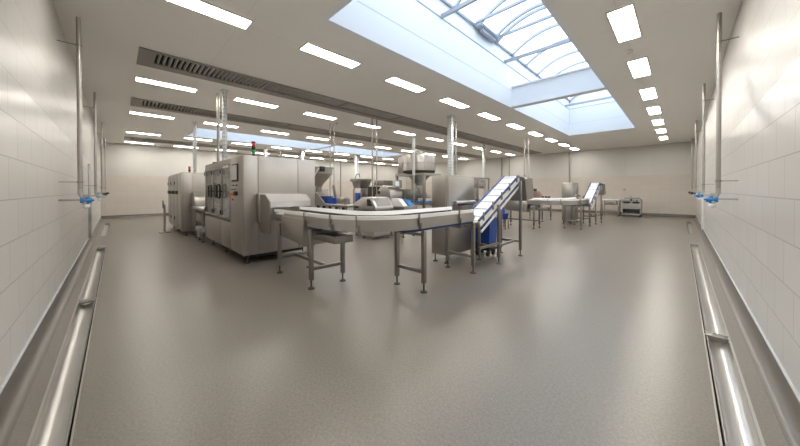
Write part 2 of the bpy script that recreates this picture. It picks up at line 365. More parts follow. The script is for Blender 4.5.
# ceiling lights
YS = [.33, 2.34, 4.39, 6.45, 8.55, 10.72, 12.92, 15.12, 17.32, 19.5]
ROWS = [('A', -.62, [.62, 2.79, 4.98, 7.16, 9.4, 11.6, 13.85, 16.05, 18.4], 'between large skylight and right wall'),
        ('B', -4.69, YS, 'along left edge of large skylight'),
        ('C', -8.73, YS, 'between first and second ceiling grilles'),
        ('D', -12.62, YS, 'between second grille and far skylight'),
        ('E', -16.95, YS, 'just beyond the far skylight'),
        ('F', -20.45, YS, 'nearest the back left wall')]
base = None
for key, x, ys, desc in ROWS:
    for i, y in enumerate(ys):
        k = i - 2 if key == 'A' else i
        lab = 'rectangular ceiling light, %s%s camera in row %s' % (ORD[k], ' to' if k == 0 else ' from', desc)
        if k < 0: lab = 'rectangular ceiling light %s, before the row right of large skylight' % ('directly overhead of the camera' if k == -2 else 'just above the frame')
        loc = (x, y, H)
        if base is None:
            base = thing('ceiling_light', lab, 'ceiling light', loc, 'ceiling lights')
            f = MB(); w, l = .165, 1.14
            f.box(x - w, x + w, y - .025, y, H - .014, H - .001); f.box(x - w, x + w, y + l - .03, y + l - .005, H - .014, H - .001)
            f.box(x - w, x - w + .025, y, y + l - .03, H - .014, H - .001); f.box(x + w - .025, x + w, y, y + l - .03, H - .014, H - .001)
            f.build('light_frame', 'lumframe', base)
            MB().box(x - w + .026, x + w - .026, y + .001, y + l - .031, H - .008, H - .002).build('diffuser', 'lum', base)
        else: dup(base, loc, label=lab)

# long ceiling grilles
for (x0, x1, y0, y1), lab in zip(GR, ('long grey slatted ceiling grille nearest the camera, above the big cabinet machine', 'long grey slatted ceiling grille, second from the camera', 'long grey slatted ceiling grille farthest from the camera, by the back left wall')):
    g = thing('ceiling_grille', lab, 'ceiling grille', (x0, y0, H), 'long ceiling grilles')
    d = MB(); d.box(x0, x1, y0, y1, H + .22, H + .24); d.box(x0, x0 + .01, y0, y1, H, H + .22); d.box(x1 - .01, x1, y0, y1, H, H + .22); d.box(x0, x1, y0, y0 + .01, H, H + .22); d.box(x0, x1, y1 - .01, y1, H, H + .22)
    d.build('duct_box', 'ductin', g)
    f = MB(); xm = x0 + .24
    f.box(x0 - .02, xm, y0 - .02, y1 + .02, H - .02, H + .02); f.box(x1 - .05, x1 + .02, y0 - .02, y1 + .02, H - .02, H + .02)
    f.box(xm, x1 - .05, y0 - .02, y0 + .22, H - .02, H + .02); f.box(xm, x1 - .05, y1 - .1, y1 + .02, H - .02, H + .02)
    y = y0 + 2.2
    while y < y1 - 1: f.box(xm, x1 - .05, y, y + .07, H - .018, H + .02); y += 2.2
    f.build('grille_frame', 'duct', g)
    s = MB(); y = y0 + .28
    while y < y1 - .15:
        s.bar((xm, y, H + .02), (x1 - .05, y, H + .02), .016, .06, (0, -.35, 1)); y += .085
    s.build('slats', 'slat', g)

# ------------------------------------------------------------------ floor drains
def drain(label, x0, x1, y0, y1, along, bars):
    """open half-round stainless gutter; along='y' or 'x' (then the cross direction is y)"""
    t = thing('floor_drain', label, 'floor drain', (x0, y0, 0), 'stainless floor gutters')
    if along == 'y': c0, c1, a0, a1 = x0, x1, y0, y1
    else: c0, c1, a0, a1 = y0, y1, x0, x1
    flip = along == 'x'
    if flip: c0, c1 = c1, c0          # c0 is the side away from the wall
    sg = 1 if c1 > c0 else -1; w = abs(c1 - c0)
    def B(mb, d0, d1, s0, s1, z0, z1):
        if along == 'y': mb.box(c0 + sg * d0, c0 + sg * d1, s0, s1, z0, z1)
        else: mb.box(s0, s1, c0 + sg * d0, c0 + sg * d1, z0, z1)
    f = MB(); B(f, 0, .010, a0, a1, -.03, .004); B(f, w - .016, w, a0, a1, -.02, .004); B(f, .010, w - .016, a0, a0 + .02, -.1, .003); B(f, .010, w - .016, a1 - .02, a1, -.1, .003)
    q = MB(); B(q, .022, .030, a0 + .02, a1 - .02, -.03, -.003); q.build('inner_lip', 'steel_d', t)
    f.build('gutter_frame', 'steel_h', t)
    d0, d1 = .030, w - .016; c = (d0 + d1) / 2; r = (d1 - d0) / 2; dep = .055
    pr = [(c - r * cos(pi * i / 14), -.006 - dep * sin(pi * i / 14)) for i in range(15)]
    pr2 = [(d, z - .004) for d, z in reversed(pr)]
    m = MB(); m.prism([(c0 + sg * d, z) for d, z in pr + pr2], along if along == 'y' else 'x', a0 + .02, a1 - .02) if along == 'y' else m.prism([(c0 + sg * d, z) for d, z in pr + pr2], 'x', a0 + .02, a1 - .02)
    m.build('gutter_trough', 'polish', t, ang=60)
    m = MB(); B(m, -.01, w + .01, a0 - .01, a1 + .01, -.135, -.121); m.build('gutter_light_seal', 'ductdark', t)  # added plate below the slab, keeps sky light from leaking up
    for b in bars:
        m = MB(); B(m, .004, w - .004, b - .055, b - .04, -.05, .006); B(m, .004, w - .004, b + .04, b + .055, -.02, .006); B(m, .02, w - .02, b - .04, b + .04, -.004, .002)
        for q in range(4): B(m, .02 + q * .038, .032 + q * .038, b - .04, b + .04, .002, .006)
        m.build('cross_bar', 'steel_d', t, .001)
    m = MB(); e = a1 - .14 if along == 'y' else a0 + .14
    B(m, .03, w - .02, e - .10, e + .10, -.02, .012); m.build('end_grate', 'steel_d', t, .004)
drain('long open stainless gutter in the floor along the right wall, near section', *DR[0], 'y', [4.33, 11.1])
drain('far section of the stainless floor gutter along the right wall', *DR[1], 'y', [])
drain('long open stainless gutter in the floor along the left wall, near section', *DL[0], 'x', [-5.72, -10.7])
drain('far section of the stainless floor gutter along the left wall', *DL[1], 'x', [])

# ------------------------------------------------------------------ wall water points
def water_point(label, x, y, nx, ny, vcol, zb=1.50):
    """drop pipe at (x,y); (nx,ny) points to the wall"""
    tx, ty = -ny, nx
    t = thing('hanging_water_pipe', label, 'water pipe', (x, y, zb - .1), 'wall wash-down pipes')
    w = .185 if nx else .205
    p = MB(); p.cyl((x, y, zb), (x, y, H), .026); p.build('pipe', 'steel', t)
    for z in (1.62, 3.62):
        b = MB(); b.bar((x, y, z), (x + nx * w, y + ny * w, z), .010, .010); b.lathe([(.027, -.012), (.032, -.012), (.032, .012), (.027, .012)], (x, y, z), 16)
        b.build('bracket', 'steel_d', t)
    v = MB(); ax, ay = -nx, -ny
    fx, fy = (-.10, 0) if abs(ny) else (0, -.10)      # step towards the camera side
    v.tube([(x, y, zb + .02), (x, y, zb - .05), (x + ax * .02, y + ay * .02, zb - .10), (x + ax * .06, y + ay * .06, zb - .13)], .028)
    v.cyl((x + nx * w, y + ny * w, zb - .14), (x + ax * .10, y + ay * .10, zb - .14), .014)
    v.cyl((x + ax * .05, y + ay * .05, zb - .06), (x + ax * .05, y + ay * .05, zb - .20), .034)
    v.build('valve_body', 'polish', t)
    h = MB(); h.cyl((x + ax * .0, y + ay * .0, zb - .15), (x + ax * .12, y + ay * .12, zb - .15), .040, .036)
    h.cyl((x + ax * .06, y + ay * .06, zb - .10), (x + ax * .06, y + ay * .06, zb - .21), .036, .03)
    h.bar((x + ax * .12, y + ay * .12, zb - .15), (x + ax * .14, y + ay * .14, zb - .15), .07, .025)
    h.build('valve_handle', vcol, t, .004)
    k = MB(); k.lathe([(.0, .04), (.03, .03), (.042, 0), (.03, -.03), (0, -.04)], (x + ax * .06, y + ay * .06, zb - .235), 16); k.build('nozzle', 'white' if vcol != 'black' else 'steel', t)
    return t
M['blue3'] = mat('blue_valve_plastic', (.03, .22, .55), .35)
M['pale'] = mat('pale_blue_valve_plastic', (.42, .55, .68), .35)
wl = ['nearest', 'second', 'third', 'farthest']
for i, (y, c) in enumerate(((6.13, 'blue3'), (9.95, 'blue3'), (15.0, 'black'), (20.0, 'black'))):
    water_point('steel water pipe with %s valve on the right wall, %s%s' % ('blue' if c == 'blue3' else 'dark', wl[i], ' from the camera' if i in (1, 2) else ' one'), XR - .185, y, 1, 0, c)
for i, (x, c) in enumerate(((-6.25, 'blue3'), (-10.7, 'pale'), (-15.4, 'black'), (-20.2, 'black'))):
    water_point('steel water pipe with %s valve on the left wall, %s%s' % ({'blue3': 'blue', 'pale': 'pale blue', 'black': 'dark'}[c], wl[i], ' from the camera' if i in (1, 2) else ' one'), x, YL + .205, 0, -1, c)
o = MB().box(XR - .06, XR - .002, 14.2, 14.5, .12, 2.6).build('conduit_cover', 'white', None, .008, org=(XR - .03, 14.35, .12)); tag(o, 'tall pale conduit cover strip on the right wall behind the water pipes', 'conduit')
o = MB().box(-12.4, -12.25, YL + .002, YL + .06, .12, 2.28).build('conduit_cover', 'galv', None, .008, org=(-12.3, YL + .03, .12)); tag(o, 'tall grey conduit cover strip on the left wall behind the water pipes', 'conduit')

# ------------------------------------------------------------------ shared machine pieces
def foot(parent, x, y, z=.16, w=.06, name='leg_foot'):
    m = MB(); m.cyl((x, y, .02), (x, y, z), .012); m.lathe([(0, .0), (.05, .0), (.052, .012), (.03, .026), (0, .028)], (x, y, 0), 18)
    m.build(name, 'footdark', parent)
def leg(parent, x, y, ztop, w=.06, z0=.13, m='steel_l'):
    l = MB().box(x - w / 2, x + w / 2, y - w / 2, y + w / 2, z0, ztop).build('leg', m, parent, .006)
    foot(l, x, y, z0 + .03)
    return l
def stack_light(parent, x, y, z, cols):
    b = MB(); b.cyl((x, y, z), (x, y, z + .05), .035); b.cyl((x, y, z + .05), (x, y, z + .10), .012)
    s = b.build('stack_light', 'black', parent)
    for i, c in enumerate(cols): MB().cyl((x, y, z + .07 + i * .075), (x, y, z + .14 + i * .075), .036).build('lamp_lens', c, s, .006)
    MB().cyl((x, y, z + .07 + len(cols) * .075), (x, y, z + .09 + len(cols) * .075), .038).build('lamp_cap', 'black', s)

# ------------------------------------------------------------------ big cabinet machine
def big_machine():
    xl, xr, yf, yr, z0, zt = -9.42, -6.08, 1.74, 3.28, .20, 2.19
    t = thing('packaging_machine', 'large stainless cabinet machine with three glazed doors and a control screen, nearest the left wall side camera view', 'machine', (xl, yf, 0))
    t['label'] = 'large stainless cabinet machine with glazed doors, control screen and orange button feeding the curved conveyor'
    b = MB(); yi = 2.25
    b.box(xl, xr, yi, yr, z0, zt); b.box(xl, xr, yf + .02, yi, 2.08, zt); b.box(xl, xr, yf + .02, yi, z0, .80)
    b.box(-6.93, xr, yf + .02, yi, .80, 2.08); b.box(xl, xl + .05, yf + .02, yi, .80, 2.08)
    b.build('cabinet_body', 'steel_m', t)
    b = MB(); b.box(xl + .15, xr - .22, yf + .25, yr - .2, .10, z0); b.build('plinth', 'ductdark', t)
    # machinery behind the doors
    b = MB()
    for k in range(7):
        x = xl + .25 + k * .33; b.cyl((x, 2.02, .9 + .1 * (k % 3)), (x, 2.02, 1.9 - .12 * (k % 2)), .045); b.box(x - .1, x + .1, 1.92, 2.2, 1.0 + .17 * (k % 3), 1.2 + .2 * (k % 2))
    b.cyl((xl + .1, 1.98, 1.05), (-6.95, 1.98, 1.05), .05); b.cyl((xl + .1, 1.98, 1.75), (-6.95, 1.98, 1.75), .04); b.box(xl + .1, -6.95, 1.9, 2.2, .82, .92)
    b.build('mechanism', 'steel_b', t, .006)  # lightened steel, in place of light falling on the mechanism
    MB().box(xl + .06, -6.94, yi - .02, yi - .001, .81, 2.07).build('added_pale_back_panel', 'inner', t)  # pale panel added to brighten the space behind the doors
    seams = [-9.37, -8.55, -7.72, -6.93]
    for i in range(3):
        x0, x1 = seams[i] + .006, seams[i + 1] - .006
        f = MB(); w = .045
        f.box(x0, x0 + w, yf, yf + .035, .86, 2.06); f.box(x1 - w, x1, yf, yf + .035, .86, 2.06); f.box(x0 + w, x1 - w, yf, yf + .035, .86, .86 + w); f.box(x0 + w, x1 - w, yf, yf + .035, 2.06 - w, 2.06)
        d = f.build('glazed_door', 'steel_m', t, .004)
        MB().box(x0 + w, x1 - w, yf + .012, yf + .02, .86 + w, 2.06 - w).build('door_pane', 'acrylic', d)
        h = MB()
        for z in (.98, 1.94): h.box(x0 + .004, x0 + .035, yf - .018, yf, z - .05, z + .05)
        h.build('hinge', 'black', d, .004)
    for xs in (seams[1], seams[2]):
        c = xs + .03; loop = [(c + px, yf - .05, 1.47 + pz) for px, pz in ((-.11, -.15), (-.14, -.12), (-.14, .12), (-.11, .15), (.11, .15), (.14, .12), (.14, -.12), (.11, -.15))]
        h = MB().tube(loop, .02, 8, True)
        for px in (-.14, .14): h.cyl((c + px, yf - .05, 1.47), (c + px, yf, 1.47), .014)
        h.build('door_handle', 'black', t)
    for x0, x1 in ((-9.40, -7.72), (-7.70, -6.94)): MB().box(x0, x1, yf + .004, yf + .02, .22, .79).build('lower_panel', 'steel_m', t, .004)
    MB().box(-6.92, xr - .01, yf + .004, yf + .02, .22, 2.17).build('control_panel', 'steel_m', t, .004)
    f = MB(); f.box(-6.74, -6.34, yf - .02, yf + .004, 1.68, 2.04); s = f.build('screen_frame', 'ductdark', t, .008)
    MB().box(-6.71, -6.37, yf - .024, yf - .02, 1.71, 2.01).build('touch_screen', 'screen_lit', s)
    for r in range(2):
        for k in range(4): MB().cyl((-6.72 + k * .10, yf + .004, 1.60 - r * .09), (-6.72 + k * .10, yf - .02, 1.60 - r * .09), .016).build('push_button', 'black' if (k + r) % 2 else 'grey', t)
    e = MB().box(-6.74, -6.60, yf - .01, yf + .004, 1.38, 1.47).build('button_plate', 'orange', t, .003)
    MB().cyl((-6.67, yf - .01, 1.425), (-6.67, yf - .05, 1.425), .03).build('emergency_button', 'orange', e)
    MB().cyl((-6.45, yf + .004, 1.43), (-6.45, yf - .05, 1.43), .045).build('main_switch', 'black', t)
    MB().cyl((-6.70, yf + .004, 1.30), (-6.70, yf - .02, 1.30), .02).build('push_button', 'red', t)
    MB().box(-7.5, -7.05, yf - .004, yf + .0, 2.0, 2.05).build('name_plate', 'white', t)
    # end face panels and seams
    for y0, y1 in ((yf + .03, 2.02), (2.035, 2.86), (2.875, yr)): MB().box(xr, xr + .012, y0, y1, z0 + .02, zt - .004).build('end_panel', 'steel', t, .004)
    MB().box(xr, xr + .03, yf + .004, yf + .022, z0, zt).build('corner_post', 'steel_d', t)
    for x in (xl + .25, -7.8, xr - .2):
        for y in (yf + .15, yr - .2): foot(t, x, y, .21, name='machine_foot')
    # outfeed hood
    hb = MB(); hb.box(xr + .012, -5.94, 2.0, 2.90, .84, 1.43); h = hb.build('outfeed_hood', 'steel', t, .008)
    y0, y1 = 2.02, 2.86; th = .02
    s = MB(); side = [(-5.94, 1.41), (-5.66, 1.41), (-5.44, 1.28), (-5.42, .68), (-5.90, .66)]
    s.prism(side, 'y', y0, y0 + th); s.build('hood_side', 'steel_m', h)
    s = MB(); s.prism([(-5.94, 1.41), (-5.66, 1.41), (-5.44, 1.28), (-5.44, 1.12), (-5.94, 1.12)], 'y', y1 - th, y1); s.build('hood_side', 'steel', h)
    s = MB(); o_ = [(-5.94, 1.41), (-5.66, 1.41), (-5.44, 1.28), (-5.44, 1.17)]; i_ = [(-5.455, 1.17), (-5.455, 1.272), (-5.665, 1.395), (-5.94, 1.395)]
    s.prism(o_ + i_, 'y', y0 + th, y1 - th); s.build('hood_cover', 'hood_lit', h, ang=12)
    stack_light(t, -6.3, 2.02, zt, ['green', 'black', 'red'])
    c = MB(); c.tube([(-7.4, 2.4, zt + .03), (-7.1, 2.35, zt + .07), (-6.9, 2.4, zt + .05), (-6.6, 2.3, zt + .03)], .03); c.box(-7.5, -7.2, 2.3, 2.6, zt, zt + .1); c.build('cable_bundle', 'blue', t)
    MB().cyl((-8.62, 1.90, zt), (-8.62, 1.90, zt + .035), .13).build('pipe_flange', 'black', t)
big_machine()

# ------------------------------------------------------------------ second cabinet machine, farther along the left
def second_machine():
    xl, xr, yf, yr, z0, zt = -14.7, -11.4, 1.48, 3.0, .16, 2.08
    t = thing('packaging_machine', 'second stainless cabinet machine, farther left behind the large one, with narrow solid doors', 'machine', (xl, yf, 0))
    b = MB(); b.box(xl, xr, yf + .03, yr, z0, zt); b.build('cabinet_body', 'steel_m', t, .008)
    for i, (x0, x1) in enumerate(((-14.66, -13.85), (-13.82, -12.95), (-12.92, -12.1))):
        d = MB().box(x0, x1, yf, yf + .03, .25, 2.02).build('solid_door', 'steel_m', t, .006)
        MB().box(x0 + .12, x1 - .12, yf - .008, yf, 1.62, 1.95).build('door_window', 'grey', d)
        MB().box(x0 + .06, x1 - .06, yf - .03, yf, 1.36, 1.48).build('door_handle', 'black', d, .006)
        h = MB()
        for z in (.5, 1.75): h.box(x0 + .01, x0 + .05, yf - .02, yf, z - .06, z + .06)
        h.build('hinge', 'black', d)
    MB().box(-12.07, xr - .01, yf, yf + .03, .25, 2.05).build('corner_panel', 'steel', t, .006)
    for y0, y1 in ((yf + .05, 1.75), (1.765, yr)): MB().box(xr, xr + .012, y0, y1, z0 + .05, zt - .02).build('end_panel', 'steel', t, .004)
    for x in (xl + .3, -13.2, xr - .2):
        for y in (yf + .15, yr - .2): foot(t, x, y, .18, name='machine_foot')
    # rounded hood over the outfeed
    h = MB(); prof = [(-11.388, 1.0), (-11.388, 1.42), (-11.15, 1.42)] + [(-11.15 + .35 * sin(a), 1.07 + .35 * cos(a)) for a in [pi / 2 * i / 6 for i in range(1, 7)]] + [(-10.8, 1.0)]
    h.prism(prof, 'y', 1.74, 2.5); h.build('outfeed_hood', 'steel_h', t, .006)
    stack_light(t, -12.1, 1.8, zt, ['black', 'red'])
second_machine()

def transfer_conveyor():
    t = thing('transfer_conveyor', 'short low conveyor between the two cabinet machines with a drive unit beneath', 'conveyor', (-10.3, 2.0, 0))
    MB().box(-11.3, -9.45, 1.72, 2.36, .90, .97).build('side_frame', 'steel', t, .006)
    MB().box(-11.28, -9.47, 1.76, 2.32, .971, .982).build('belt', 'belt', t)
    for x in (-10.75, -9.75):
        for y in (1.76, 2.3): leg(t, x, y, .90)
    b = MB(); b.box(-10.35, -9.62, 1.68, 2.15, .30, .42); b.box(-10.3, -9.9, 1.7, 2.1, .12, .30); b.cyl((-9.88, 1.9, .22), (-9.62, 1.9, .22), .09); b.build('drive_unit', 'grey', t, .01)
    for x in (-10.25, -9.7): foot(t, x, 1.75, .14)
    b = MB(); b.box(-10.65, -10.0, 1.74, 1.80, .55, .80); b.build('chute_plate', 'steel_m', t, .004)
transfer_conveyor()
t = thing('hose_stand', 'slim stainless hose stand with a hand wheel beside the far left machine', 'stand', (-12.95, 1.2, 0))
MB().cyl((-12.95, 1.2, .03), (-12.95, 1.2, 1.0), .03).build('post', 'steel', t)
MB().box(-13.12, -12.78, 1.05, 1.35, 0, .03).build('base_plate', 'steel_d', t, .006)
m = MB(); m.tube([(-12.95 + .13 * cos(a), 1.16, 1.0 + .13 * sin(a)) for a in [2 * pi * i / 16 for i in range(16)]], .014, 8, True); m.bar((-13.08, 1.16, 1.0), (-12.82, 1.16, 1.0), .014, .014); m.build('hand_wheel', 'steel_d', t)

# ------------------------------------------------------------------ curved conveyor (two lines)
OFF = Vector((0, 9.15, 0))
def curved_conveyor():
    t = thing('curved_conveyor', 'long curved stainless conveyor with white guide rails in the foreground', 'conveyor', (-4.0, 2.36, 0), 'curved conveyors')
    r = .80; cx, cy = -3.74, 2.36 + r
    path = [(-5.405, 2.36), (-5.2, 2.36), (-4.7, 2.36), (-4.2, 2.36)] + arc(cx, cy, r, -pi / 2, 0, 20) + [(-2.94, 3.6), (-2.93, 4.1), (-2.92, 4.58)]
    hw = .25
    MB().sweep([(-5.0, 2.36)] + path[2:], -hw - .012, -hw, .93, 1.088).build('side_plate', 'steel_h', t)
    MB().sweep(path, hw, hw + .012, .93, 1.068).build('side_plate', 'steel_h', t)
    MB().sweep(path, -hw, hw, .935, .95).build('bottom_pan', 'steel_d', t)
    belt = MB().sweep(path, -hw, hw, 1.045, 1.068); belt.build('belt', 'belt', t)
    MB().sweep(path[20:], -hw + .01, hw - .03, .895, .93).build('return_belt', 'blued', t); MB().sweep(path[2:4] + [(-3.9, 2.36)], -hw + .06, hw - .03, .885, .925).build('return_belt', 'blued', t)
    MB().sweep(path, -hw - .02, -hw + .012, 1.09, 1.142).build('guide_rail', 'rail', t)
    MB().sweep(path, hw - .03, hw + .002, 1.112, 1.172).build('guide_rail', 'rail', t)
    MB().sweep(path, hw - .012, hw + .004, 1.07, 1.111).build('dark_gap_strip', 'ductdark', t)  # black strip put in to draw the dark gap between the rails
    # rail brackets down the outer side
    n = len(path)
    def at(i, off):
        p = Vector(path[i]); q = (Vector(path[min(i + 1, n - 1)]) - Vector(path[max(i - 1, 0)])).normalized(); return Vector((p.x - q.y * off, p.y + q.x * off)), q
    for i in (3, 7, 12, 23, 26):
        p, d = at(i, -hw - .03); b = MB(); b.bar((p.x, p.y, .98), (p.x, p.y, 1.15), .02, .018, (d.x, d.y, 0)); b.bar((p.x, p.y, 1.142), (p.x - d.y * .05, p.y + d.x * .05, 1.142), .014, .014)
        b.bar((p.x + d.x * .035, p.y + d.y * .035, .93), (p.x + d.x * .035, p.y + d.y * .035, 1.02), .03, .02, (d.x, d.y, 0)); b.build('rail_bracket', 'steel_d', t)
        p, d = at(i, hw + .03); b = MB(); b.bar((p.x, p.y, 1.0), (p.x, p.y, 1.165), .018, .018, (d.x, d.y, 0)); b.build('rail_bracket', 'steel_d', t)
    pairs = [((-5.14, 2.08), (-5.10, 2.63)), ((-3.97, 2.08), (-3.95, 2.63)), ((-2.66, 3.17), (-3.2, 3.15)), ((-2.64, 4.52), (-3.19, 4.52))]
    mids = []
    for (a, b) in pairs:
        leg(t, a[0], a[1], .90); leg(t, b[0], b[1], .90)
        MB().bar((a[0], a[1], .30), (b[0], b[1], .30), .05, .05).build('cross_brace', 'steel_l', t, .005); mids.append(((a[0] + b[0]) / 2, (a[1] + b[1]) / 2))
        MB().bar((a[0], a[1], .84), (b[0], b[1], .84), .04, .04).build('support_arm', 'steel_d', t)
    MB().bar((*mids[0], .30), (*mids[1], .30), .05, .05).build('long_brace', 'steel_l', t, .005)
    # drive housings under the infeed end and the pan under the straight
    d = MB(); d.prism([(-5.06, 1.04), (-4.22, 1.04), (-4.22, .61), (-5.06, .68)], 'y', 2.075, 2.5); d.build('drive_housing', 'steel', t, .008)
    d = MB().box(-4.19, -3.5, 2.2, 2.52, .72, .83); d.build('return_pan', 'steel_d', t, .005)
    d = MB(); d.box(-3.02, -2.82, 4.4, 4.58, .80, .90); d.cyl((-3.17, 4.58, 1.0), (-2.67, 4.58, 1.0), .045); d.build('end_roller', 'steel_d', t)
    return t
cv = curved_conveyor()
cv2 = dup(cv, Vector(cv.location) + OFF, label='far curved conveyor with white guide rails near the back right wall')

def incline():
    t = thing('inclined_conveyor', 'inclined conveyor with white cleated belt and blue edges rising from the near curved conveyor', 'conveyor', (-2.8, 5.5, 0), 'inclined conveyors')
    xa, xb = -2.99, -2.63; ya, za, yb, zb = 4.74, .93, 6.50, 1.80
    d = Vector((0, yb - ya, zb - za)).normalized(); u = Vector((0, -d.z, d.y))
    def at(s, o): return Vector((0, ya, za)) + d * s + u * o
    Ln = math.hypot(yb - ya, zb - za)
    def slabm(x0, x1, s0, s1, o0, o1):
        m = MB(); P = [at(s0, o0), at(s1, o0), at(s1, o1), at(s0, o1)]; m.prism([(p.y, p.z) for p in P], 'x', x0, x1); return m
    slabm(xa + .02, xb - .02, 0, Ln, -.02, .0).build('belt', 'belt', t)
    k = 0
    while .12 + k * .29 < Ln - .05:
        c = MB(); s = .12 + k * .29; P = [at(s, 0), at(s + .012, 0), at(s + .016, .026), at(s + .006, .026)]; c.prism([(p.y, p.z) for p in P], 'x', xa + .05, xb - .05); k += 1
        c.build('belt_cleat', 'white', t)
    for x0, x1 in ((xb - .02, xb), (xa, xa + .02)):
        slabm(x0, x1, -.02, Ln + .02, -.125, -.012).build('side_frame', 'white', t)
        slabm(x0 - .004, x1 + .004, -.02, Ln + .02, -.012, .026).build('blue_edge', 'blued', t)
        slabm(x0 + .002, x1 - .002, -.02, Ln + .02, -.165, -.125).build('wear_strip', 'blued', t)
    for k in range(5):
        p = at(.15 + k * .42, .05); MB().box(xb, xb + .03, p.y - .012, p.y + .012, p.z - .12, p.z + .04).build('guide_clip', 'steel_d', t)
    slabm(xa + .03, xb - .03, .05, Ln - .05, -.19, -.175).build('return_belt', 'rail', t)
    slabm(xb - .01, xb + .01, -.05, Ln - .1, -.235, -.195).build('drip_tray', 'white', t)
    for s in (0, Ln):
        p = at(s, -.08); MB().cyl((xa + .01, p.y, p.z), (xb - .01, p.y, p.z), .075, n=20).build('end_roller', 'steel_d', t)
    # outlet chute at the top
    ch = MB(); x0, x1 = -2.99, -2.51
    ch.prism([(6.55, 1.72), (6.78, 1.78), (7.00, 1.76), (7.12, 1.30), (6.66, 1.25)], 'x', x1 - .012, x1); ch.prism([(6.55, 1.72), (6.78, 1.78), (7.00, 1.76), (7.12, 1.30), (6.66, 1.25)], 'x', x0, x0 + .012)
    ch.prism([(7.00, 1.76), (7.012, 1.76), (7.132, 1.30), (7.12, 1.30)], 'x', x0, x1); ch.prism([(6.60, 1.70), (6.612, 1.70), (6.67, 1.25), (6.658, 1.25)], 'x', x0, x1)
    q = ch.build('outlet_chute', 'steel_m', t)
    MB().prism([(6.50, 1.81), (6.62, 1.80), (6.95, 1.72), (6.95, 1.70), (6.60, 1.775), (6.50, 1.79)], 'x', x0 + .03, x1 - .04).build('slide_plate', 'belt', q)
    def zu(y): return za + (y - ya) * (zb - za) / (yb - ya) - .1
    for x, y in ((-2.60, 5.44), (-3.06, 5.48), (-2.57, 6.45), (-3.03, 6.45)):
        leg(t, x, y, zu(y) + .02, .055)
    MB().bar((-2.60, 5.44, .33), (-3.06, 5.48, .33), .05, .05).build('cross_brace', 'steel_l', t, .005); MB().bar((-2.57, 6.45, .33), (-3.03, 6.45, .33), .05, .05).build('cross_brace', 'steel_l', t, .005)
    MB().bar((-2.70, 5.45, .33), (-2.71, 6.45, .33), .05, .05).build('long_brace', 'steel_l', t, .005)
    MB().bar((-2.62, 4.70, .42), (-2.60, 5.44, .42), .04, .04).build('tie_bar', 'steel_l', t)
    return t
ic = incline()
ic2 = dup(ic, Vector(ic.location) + OFF, label='far inclined conveyor with white belt, in front of the back right wall')

def cabinet():
    t = thing('control_cabinet', 'tall plain stainless cabinet on feet standing behind the curved conveyor', 'cabinet', (-3.53, 5.2, 0), 'tall plain stainless cabinets')
    x0, x1, y0, y1 = -3.72, -3.33, 4.69, 5.75
    MB().box(x0, x1, y0, y1, .16, 1.80).build('cabinet_body', 'steel_m', t, .008)
    MB().box(x0 + .03, x1 - .03, y0 - .014, y0, .85, 1.76).build('front_door', 'steel_m', t, .005)
    MB().box(x0 + .03, x1 - .03, y0 - .014, y0, .2, .82).build('lower_door', 'steel_d', t, .005)
    MB().box(x1, x1 + .014, y0 + .03, y1 - .03, .85, 1.77).build('side_panel', 'steel_h', t, .005)
    MB().box(x1, x1 + .014, y0 + .03, y1 - .03, .2, .82).build('side_panel', 'steel_m', t, .005)
    MB().cyl((x1 + .06, y0 + .2, 1.22), (x1 + .06, y1 - .1, 1.22), .05, n=18).build('roller', 'steel', t)
    m = MB(); m.box(x1, x1 + .06, y0 + .22, y0 + .25, 1.19, 1.25); m.box(x1, x1 + .06, y1 - .15, y1 - .12, 1.19, 1.25); m.build('roller_bracket', 'steel_d', t)
    for x in (x0 + .05, x1 - .05):
        for y in (y0 + .06, y1 - .06): foot(t, x, y, .17, name='cabinet_foot')
    return t
cb = cabinet(); dup(cb, Vector(cb.location) + OFF, label='far plain stainless cabinet standing behind the far curved conveyor')

# ------------------------------------------------------------------ bins and crates
def bin_(name, label, x0, x1, y0, y1, z0, z1, m, group=None, dolly=True, white=False):
    t = thing(name, label, 'bin' if 'bin' in name else 'crate', ((x0 + x1) / 2, (y0 + y1) / 2, 0 if dolly else z0), group)
    b = MB(); tp = .03; w = .018
    def ring(i, z): return [(x0 + i, y0 + i, z), (x1 - i, y0 + i, z), (x1 - i, y1 - i, z), (x0 + i, y1 - i, z)]
    vs = ring(tp, z0) + ring(0, z1) + ring(w, z1) + ring(tp + w, z0 + w)
    fs = [(3, 2, 1, 0), (12, 13, 14, 15)]
    for k in range(3):
        for i in range(4): fs.append((k * 4 + i, k * 4 + (i + 1) % 4, k * 4 + 4 + (i + 1) % 4, k * 4 + 4 + i))
    b.add(vs, fs); o = b.build('tub', m, t)
    r = MB(); r.box(x0 - .02, x1 + .02, y0 - .02, y0, z1 - .04, z1); r.box(x0 - .02, x1 + .02, y1, y1 + .02, z1 - .04, z1); r.box(x0 - .02, x0, y0, y1, z1 - .04, z1); r.box(x1, x1 + .02, y0, y1, z1 - .04, z1)
    r.build('rim', m, t, .004)
    if white: MB().box(x0 + tp + w, x1 - tp - w, y0 + tp + w, y1 - tp - w, z1 - .10, z1 - .02).build('liner', 'white', t, .01)
    if dolly:
        d = MB(); d.box(x0 + .02, x1 - .02, y0 + .02, y1 - .02, .13, z0); d.build('dolly_deck', 'black', t, .005)
        for x in (x0 + .08, x1 - .08):
            for y in (y0 + .08, y1 - .08): MB().cyl((x - .018, y, .065), (x + .018, y, .065), .065, n=18).build('wheel', 'black', t, .004)
    return t
bin_('wheeled_bin', 'blue plastic bin on wheels under the near inclined conveyor', -3.42, -2.99, 5.82, 6.22, .30, .86, 'blue')
t = thing('bin_stand', 'small steel stand with a dark blue tub behind the near inclined conveyor', 'stand', (-4.80, 10.4, 0))
